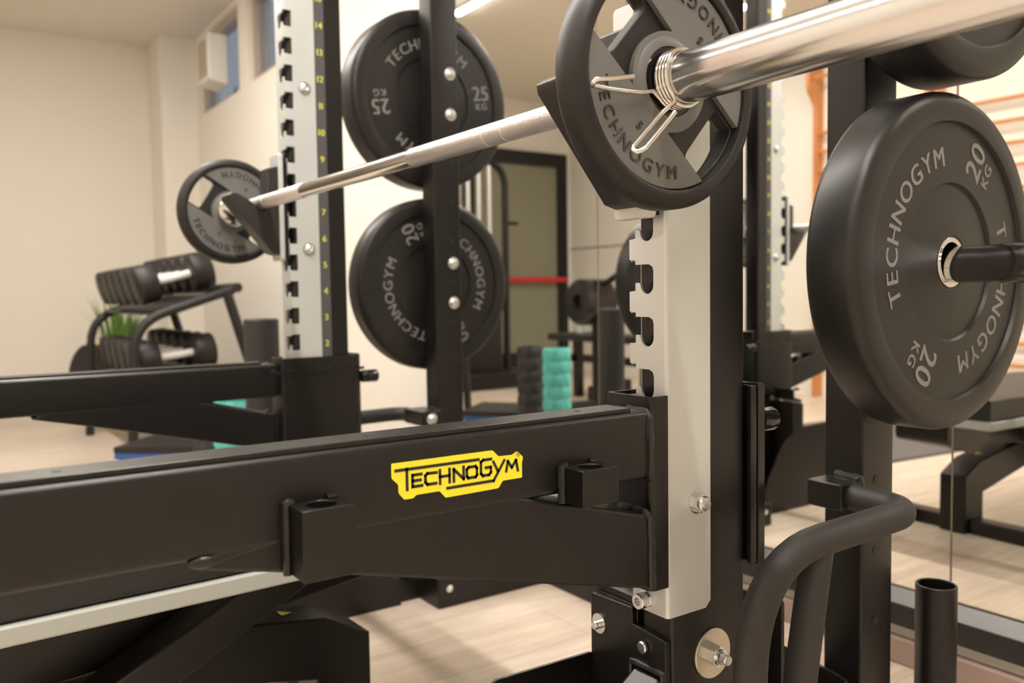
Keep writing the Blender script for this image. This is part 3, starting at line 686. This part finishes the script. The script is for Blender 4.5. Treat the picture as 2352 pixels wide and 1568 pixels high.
# wire spring collar on the near sleeve
e = empty('spring_collar', 'silver wire spring collar clamped round the near barbell sleeve', 'collar', (1.285, YB, ZB))
coil = []; x_s = 1.2795; rc = .0272
def cp(a, x, rr=rc): return Vector((x, YB+rr*math.cos(a), ZB+rr*math.sin(a)))
a_st, a_en = math.radians(205), math.radians(232)+2*PI*4
h1 = [Vector((1.305, -.137, .926)), Vector((1.302, -.158, .922)), Vector((1.298, -.176, .920)), Vector((1.292, -.176, .916)), Vector((1.287, -.150, .917)), Vector((1.281, -.106, .920)), cp(a_st-.0, x_s, rc+.004)]
h1 = smooth_path(h1, .006, 4)
N = 4*40
for k in range(N+1):
    a = a_st + (a_en-a_st)*k/N; coil.append(cp(a, x_s + .0172*k/N))
h2 = [cp(a_en+.1, x_s+.0175, rc+.003), Vector((1.300, -.098, .897)), Vector((1.304, -.1385, .861)), Vector((1.308, -.137, .857)), Vector((1.312, -.130, .860)), Vector((1.310, -.094, .893)), Vector((1.310, -.089, .898))]
h2 = smooth_path(h2, .004, 4)
o = obj('collar_wire', tube(NB(), h1 + coil[2:-1] + h2, .0024, 12), CHROME); o.parent = e; o.matrix_parent_inverse = Matrix.Translation((-1.285, -YB, -ZB))

# ================================================================== BUMPER PLATES ON THE STORAGE PEGS
def bumper(x, y, z, R_, T_, A, num, label, loc_name='bumper_weight_plate'):
    """x = outermost face (+x side)"""
    e = empty(loc_name, label, 'weight plate', (x-T_/2, y, z), group='weight plates on the storage pegs')
    h = T_/2; k = R_/.225; c = .011
    prof = []
    for s in (-1, 1):
        half = [(h-.006, .0315), (h-.006, .034), (h-.0045, .036), (h-.0085, .1035*k), (h-.0045, .106*k), (h-.0055, .1835*k), (h-.0005, .1855*k), (h, .188*k), (h-.0005, R_-c-.004), (h-.003, R_-c*.55), (h-.008, R_-.0015), (h-.014, R_)]
        prof += [(s*a, b) for a, b in (half if s < 0 else half[::-1])]
    obj('rubber_disc', lathe(NB(), prof, 'x', n=128, close=True), RUBFACE, e)
    obj('steel_bushing', lathe(NB(), [(-h+.004, .0252), (-h+.004, .0325), (h-.0045, .0325), (h-.0040, .032), (h-.004, .0262), (h-.006, .0252)], 'x', n=64, close=True), CHROME, e)
    b = NB()
    for sgn in (1, -1):
        xx = sgn*(h-.0050)
        for q in (0, 180):
            arc_text(b, 'TECHNOGYM', .1270*k, A+q, A+q-95, .0265*k, sgn, xx, .0006, .022, 1.02)
            cdir = A+q-137.0; rad = face_dir(sgn, cdir); per = face_dir(sgn, cdir-90)
            # block reads outwards along the radius
            eu, ev = rad, -per
            text_line(b, num, Vector((xx, 0, 0))+rad*.148*k+per*.006*k, eu, ev, .0385*k, Vector((sgn*.0006, 0, 0)), .022, .95, gap=.14)
            text_line(b, 'KG', Vector((xx, 0, 0))+rad*.146*k+per*.030*k, eu, ev, .0175*k, Vector((sgn*.0006, 0, 0)), .025, 1.0, gap=.2)
    obj('grey_lettering', b, LETTER, e, smooth=False)
    return e
bumper(1.306, .42, .762, .2185, .072, 199, '20', 'large black 20 kg plate on the near storage peg, low right')
bumper(1.332, .42, 1.212, .2195, .090, 140, '25', 'large black plate on the upper near storage peg, mostly behind the bar sleeve')
bumper(-.048, .42, .757, .2235, .066, 252, '20', 'black 20 kg plate on the lower peg of the far storage post')
bumper(-.048, .42, 1.231, .2275, .082, 145, '25', 'black 25 kg plate on the upper peg of the far storage post')

# ================================================================== BENCH IN THE RACK
e = empty('adjustable_bench', 'black adjustable bench with a pale board under its pad, standing inside the rack', 'bench', (.62, -.4, -.006), math.radians(3))
def bp2(name, bm, m, **k):
    o = obj(name, bm, m, **k); o.parent = e; return o
bp2('pad', prism(NB(), rpoly([(-.175, .382), (.190, .382), (.190, .440), (-.175, .440)], .010), 'y', -.85, .525), VINYL)
bp2('pad_board', B(-.180, .196, -.84, .53, .358, .3815), BOARD, bevel=.003, label='pale grey board under the pad')
b = NB(); prism(b, [(-.80, .20), (-.80, .28), (.35, .355), (.35, .29), (-.1, .24)], 'x', -.035, .035); bp2('spine', b, BLACK, bevel=.004)
b = NB(); prism(b, [(-.62, 0.0), (-.50, 0.0), (.20, .35), (.08, .352)], 'x', .055, .125); bp2('diagonal_support', b, BLACK, bevel=.004)
b = NB(); prism(b, [(.31, .0), (.215, .0), (.215, .12), (-.30, .235), (-.30, .30), (.23, .218), (.31, .176)], 'x', -.08, .0); rl = bp2('rear_leg', b, BLACK, bevel=.003)
b = NB(); box(b, -.24, .28, .235, .29, 0.0, .048); fb = bp2('foot_bar', b, BLACK, bevel=.004)
for xx in (-.2, .24):
    o = obj('wheel', cyl(NB(), 'x', xx-.018, xx+.018,   .030, (0, .325, .032), 28, .004), RUBBER); o.parent = e
b = NB(); prism(b, [(-.105, .22), (-.075, .22), (-.09, .246)], 'y', .0, .0001); b.free()
b = NB(); zq = lambda yy: .275 + (yy+.30)*(.235-.335)/.60
V = [b.verts.new(p) for p in ((-.052, .170, .2286), (-.030, .170, .2286), (-.041, .192, .2252))]; b.faces.new(V); o = obj('warning_sticker', b, YELLOW, smooth=False); o.parent = e
b = NB(); prism(b, [(-.75, 0), (-.66, 0), (-.60, .24), (-.68, .24)], 'x', -.04, .04); bp2('front_leg', b, BLACK, bevel=.004)
b = NB(); box(b, -.24, .24, -.75, -.67, 0, .05); bp2('foot_bar', b, BLACK, bevel=.004)

b = NB(); prism(b, rpoly([(.30, .357), (.30, .30), (.36, .26), (.50, .30), (.50, .357)], .02), 'x', -.10, .06); bp2('hinge_block', b, BLACK)

# ================================================================== DUMBBELL RACK (far left)
RX0, RX1 = -3.16, -2.0
e = empty('dumbbell_rack', 'two tier dumbbell rack of bent dark tubes in the far left corner', 'rack', ((RX0+RX1)/2, .35, 0))
def P3(name, bm, m, par=None, **k):
    o = obj(name, bm, m, **k); o.parent = par or e; o.matrix_parent_inverse = Matrix() if par else Matrix.Translation((-(RX0+RX1)/2, -.35, 0)); return o
for xx in (RX0, RX1):
    P3('side_frame', tube(NB(), smooth_path([(xx, .02, 0), (xx, .05, .63), (xx, .47, .768)], [.13], 8), .021, 16), RUBBER)
    P3('rear_leg', tube(NB(), [(xx, .44, .757), (xx, .66, 0)], .023, 16), RUBBER)
P3('crossbar', tube(NB(), [(RX0-.01, .485, .775), (RX1+.02, .485, .775)], .022, 16), RUBBER)
P3('shelf', prism(NB(), [(.12, .658), (.12, .668), (.42, .750), (.42, .740)], 'x', RX0, RX1), RUBBER, smooth=False)
P3('shelf', prism(NB(), [(.06, .335), (.06, .345), (.50, .40), (.50, .39)], 'x', RX0, RX1), RUBBER, smooth=False)
def dumbbell_parts(r_, L):
    e = empty('dumbbell', '', 'dumbbell', group='dumbbells on the rack')
    for s in (-1, 1):
        lo, hi = (s*L*.22, s*L*.5)
        obj('dumbbell_head', lathe(NB(), [(lo, 0), (lo, r_*.86), (lo+s*.008, r_*.97), (lo+s*.014, r_), (hi-s*.012, r_), (hi-s*.003, r_*.92), (hi, r_*.8), (hi, 0)], 'y', n=36), RUBBER, e)
    obj('dumbbell_handle', cyl(NB(), 'y', -L*.22, L*.22, .017, n=20), WHITE, e)
    return e
ordw = ['first', 'second', 'third', 'fourth', 'fifth', 'sixth']
for tier, (yc, zc, tilt) in enumerate(((.235, .812, .25), (.235, .470, .12))):
    for k in range(6):
        f = k/5; r_ = .086 if tier == 0 else .078
        e2 = dumbbell_parts(r_, .335)
        e2.location = (RX1-.10-.178*k, yc, zc + (.012 if tier == 0 else .008)); e2.rotation_euler = (tilt, 0, 0)
        e2['label'] = 'black rubber dumbbell, %s from the right on the %s tier' % (ordw[k], ['upper', 'lower'][tier])
# black and yellow disc left of the rack, potted plant behind
e = empty('balance_disc', 'black round disc with a yellow rim, standing left of the dumbbell rack', 'disc', (-3.52, .10, 0), math.radians(20))
obj('disc_body', cyl(NB(), 'y', -.03, .03, .235, (0, 0, .24), 48, .008), RUBBER, e); obj('yellow_rim', lathe(NB(), [(.031, .20), (.031, .238), (.055, .243), (.055, .20)], 'y', (0, 0, .24), 48, close=True), YELLOW, e)
e = empty('potted_plant', 'small grassy potted plant behind the dumbbell rack', 'plant', (-3.85, .30, 0))
obj('pot', lathe(NB(), [(0, 0), (0, .09), (.40, .12), (.40, .11), (.38, .105), (.38, 0)], 'z', n=32), RUBBER, e)
b = NB()
for k in range(70):
    a = random.random()*2*PI; sp = random.random()*.16; h_ = .25+.17*random.random(); x_, y_ = .07*math.cos(a), .07*math.sin(a)
    p0 = Vector((x_, y_, .37)); p2 = Vector((x_+sp*math.cos(a), y_+sp*math.sin(a), .37+h_)); p1 = (p0+p2)/2+Vector((0, 0, .06)); wv = Vector((-math.sin(a), math.cos(a), 0))*.006
    v = [b.verts.new(q) for q in (p0-wv, p0+wv, p1+wv, p2, p1-wv)]; b.faces.new(v)
obj('leaves', b, GREEN, e, smooth=False)

# ================================================================== FOAM ROLLERS, BALANCE DOME, STEP
o = obj('foam_roller', lathe(NB(), [(0, .02), (0, .048), (.004, .052), (.661, .052), (.665, .048), (.665, .02), (.40, .02), (.2, .02)], 'z', n=40, close=True), FOAM); o.location = (-.676, .16, 0)
tag(o, 'tall smooth black foam roller standing on end behind the far upright', 'foam roller', 'foam rollers standing on the floor')
def grid_roller(loc, m, label, H):
    b = NB(); n = 48; nz = 36; R_ = .062; rings = []
    for i in range(nz+1):
        z = H*i/nz; ring = []
        for k in range(n):
            rr = R_ - (.006 if (i % 4 == 0 or (k + (i//4 % 2)*3) % 6 == 0) else 0); t = 2*PI*k/n; ring.append(b.verts.new((rr*math.cos(t), rr*math.sin(t), z)))
        rings.append(ring)
    for i in range(nz):
        for k in range(n): b.faces.new((rings[i][k], rings[i][(k+1) % n], rings[i+1][(k+1) % n], rings[i+1][k]))
    c0 = [b.verts.new((.045*math.cos(2*PI*k/n), .045*math.sin(2*PI*k/n), H)) for k in range(n)]; c1 = [b.verts.new((.045*math.cos(2*PI*k/n), .045*math.sin(2*PI*k/n), 0)) for k in range(n)]
    for k in range(n): j = (k+1) % n; b.faces.new((rings[-1][k], rings[-1][j], c0[j], c0[k])); b.faces.new((c0[k], c0[j], c1[j], c1[k])); b.faces.new((rings[0][k], c1[k], c1[j], rings[0][j]))
    o = obj('foam_roller', b, m); o.location = loc; tag(o, label, 'foam roller', 'foam rollers standing on the floor'); return o
grid_roller((-1.03, .165, 0), TEAL, 'teal patterned foam roller standing on end', .490)
grid_roller((-1.245, .15, 0), FOAM, 'black ribbed foam roller standing beside the teal one', .490)
e = empty('balance_dome', 'blue dome trainer lying under its round black platform', 'balance trainer', (-.78, .565, 0))
obj('dome', lathe(NB(), [(0, 0), (.002, .10), (.05, .19), (.10, .235), (.14, .25), (.145, 0)], 'z', n=48), BLUE, e)
obj('platform', lathe(NB(), [(.142, 0), (.142, .255), (.150, .262), (.165, .262), (.172, .25), (.168, .2), (.168, 0)], 'z', n=48), RUBBER, e)
e = empty('aerobic_step', 'low dark step with blue edges on the floor beyond the far spotter arm', 'step', (-1.58, .10, 0), math.radians(50))
obj('step_top', prism(NB(), rpoly([(-.17, .15), (.17, .15), (.17, .175), (-.17, .175)], .006), 'y', -.14, .14), RUBBER, e)
obj('step_edge', B(-.165, .165, -.145, .145, .128, .1495), BLUE, e)
for xx in (-.13, .13): obj('step_foot', B(xx-.03, xx+.03, -.13, .13, 0, .128), BLACK, e, bevel=.004)

# ================================================================== WINDOW BOX UNIT
e = empty('wall_vent_unit', 'white boxy ventilation unit mounted in the high window', 'vent unit', (-3.41, .81, 2.08))
obj('casing', prism(NB(), [(-.06, -.06), (.055, -.085), (.055, .21), (-.06, .21)], 'x', -.12, .12), WHITE, e, bevel=.010, seg=3)
b = NB()
for k in range(11): box(b, -.085, .085, -.064, -.060, -.03+.02*k, -.018+.02*k)
obj('grille', b, GRILLE, e, smooth=False)
obj('cable', tube(NB(), smooth_path([(.10, .10, -.09), (.16, .08, -.13), (.14, .075, -.20)], .03), .005, 8), BLACK, e)

# ================================================================== THINGS SEEN ONLY IN THE MIRROR
def wall_bars(xa, xb, label):
    e = empty('wall_bars', label, 'wall bars', ((xa+xb)/2, Y0, 0), group='wall bars on the opposite wall')
    w_ = (xb-xa)/2
    for xx in (-w_, w_-.03):
        b = NB(); prism(b, rpoly([(0, 0), (.07, 0), (.07, 1.95), (.15, 2.05), (.15, 2.32), (0, 2.32)], [0, 0, .02, .03, .02, 0]), 'x', xx, xx+.03); obj('side_post', b, ORANGE, e)
    for zz in [1.765-.123*k for k in range(13)]+[2.12]:
        b = NB(); yy = .05 if zz < 2 else .11; tube(b, [(-w_+.03, yy, zz), (w_-.03, yy, zz)], .0115, 14); obj('rung', b, ORANGE, e)
wall_bars(-1.70, -.90, 'orange wooden wall bars nearest the corner, seen in the mirror')
wall_bars(-.87, .05, 'orange wooden wall bars right of the first set, seen in the mirror')
e = empty('flat_bench', 'low black bench with yellow badges across the room, seen in the mirror', 'bench', (-2.42, -1.35, 0))
obj('seat', B(-.5, .45, -.15, .15, .40, .45), VINYL, e, bevel=.015, seg=3)
obj('foot_bar', B(-.40, .40, -.03, .03, .25, .30), BLACK, e); obj('foot_bar', B(-.40, .40, -.20, -.14, 0, .06), BLACK, e)
for xx in (-.36, .32): obj('leg', B(xx, xx+.05, -.03, .03, 0, .40), BLACK, e, bevel=.003)
for zz, yy in ((.275, .031), (.11, .031)):
    obj('badge', lathe(NB(), [(0, 0), (0, .06), (.003, .06), (.003, 0)], 'y', (0, 0, 0), 24), YELLOW, e, label='yellow oval badge'); q = bpy.data.objects[-1] if False else None
for o_ in [c for c in e.children if c.name.startswith('badge')]:
    i_ = 0 if o_.name == 'badge' else 1; o_.scale = (1, 1, .45); o_.location = (.08, .031, (.275, .12)[i_])
obj('stand_plate', B(-.02, .18, -.03, .028, .05, .16), BLACK, e)
e = empty('water_bottle', 'clear water bottle with blue label on the low black bench', 'bottle', (-2.66, -1.30, .452))
obj('bottle_body', lathe(NB(), [(0, 0), (0, .03), (.01, .034), (.16, .034), (.19, .025), (.205, .013), (.215, .013), (.215, 0)], 'z', n=28), BOTTLE, e)
obj('bottle_label', lathe(NB(), [(.09, .0345), (.15, .0345)], 'z', n=28), LBLUE, e); obj('bottle_cap', cyl(NB(), 'z', .2152, .232, .015, n=20), WHITE, e)
# loaded barbell machine across the room
e = empty('plate_loaded_machine', 'black plate loaded machine with a shiny dark disc, seen in the mirror', 'machine', (-2.2, -1.0, 0))
obj('weight_disc', lathe(NB(), [(-.12, 0), (-.12, .12), (-.10, .145), (.08, .145), (.10, .12), (.10, .05), (.07, .04), (.07, 0)], 'y', (0, 0, .67), 40), BLACKG, e)
obj('machine_post', B(.06, .14, -.04, .04, 0, .80), BLACK, e, bevel=.004); obj('machine_arm', tube(NB(), [(-.05, 0, .70), (.28, .0, .84)], .02, 14), BLACK, e)
obj('machine_base', B(-.3, .45, -.3, -.22, 0, .07), BLACK, e, bevel=.004); obj('machine_base', B(.06, .14, -.3, .3, 0, .07), BLACK, e, bevel=.004)
# cable tower in front of the glass door
e = empty('cable_tower', 'tall black arched cable machine before the glass door, seen in the mirror', 'machine', (-3.85, -1.19, 0), math.radians(90))
obj('arch_frame', tube(NB(), smooth_path([(-.30, 0, 0), (-.30, 0, 1.78), (.30, 0, 1.78), (.30, 0, 0)], [.2, .2], 8), .028, 16), BLACK, e)
for k in range(4): obj('guide_rod', tube(NB(), [(-.15+.1*k, 0, .05), (-.15+.1*k, 0, 1.75)], .018, 10), ZINC, e)
obj('weight_stack', B(-.2, .2, -.08, .08, .12, .75), BLACK, e, bevel=.005); obj('tower_base', B(-.36, .36, -.35, .35, 0, .12), BLACK, e, bevel=.005)
obj('pull_handle', tube(NB(), [(-.30, 0, 1.3), (-.42, 0, 1.3)], .015, 10), BLACK, e)
o = obj('exercise_mat', prism(NB(), rpoly([(-.45, -1.0), (.45, -1.0), (.45, .6), (-.45, .6)], .08), 'z', 0.0, .012), MAT_); o.location = (-.55, -1.05, 0); o.rotation_euler = (0, 0, .1)
tag(o, 'grey rubber mat lying on the floor across the room, seen in the mirror', 'mat')
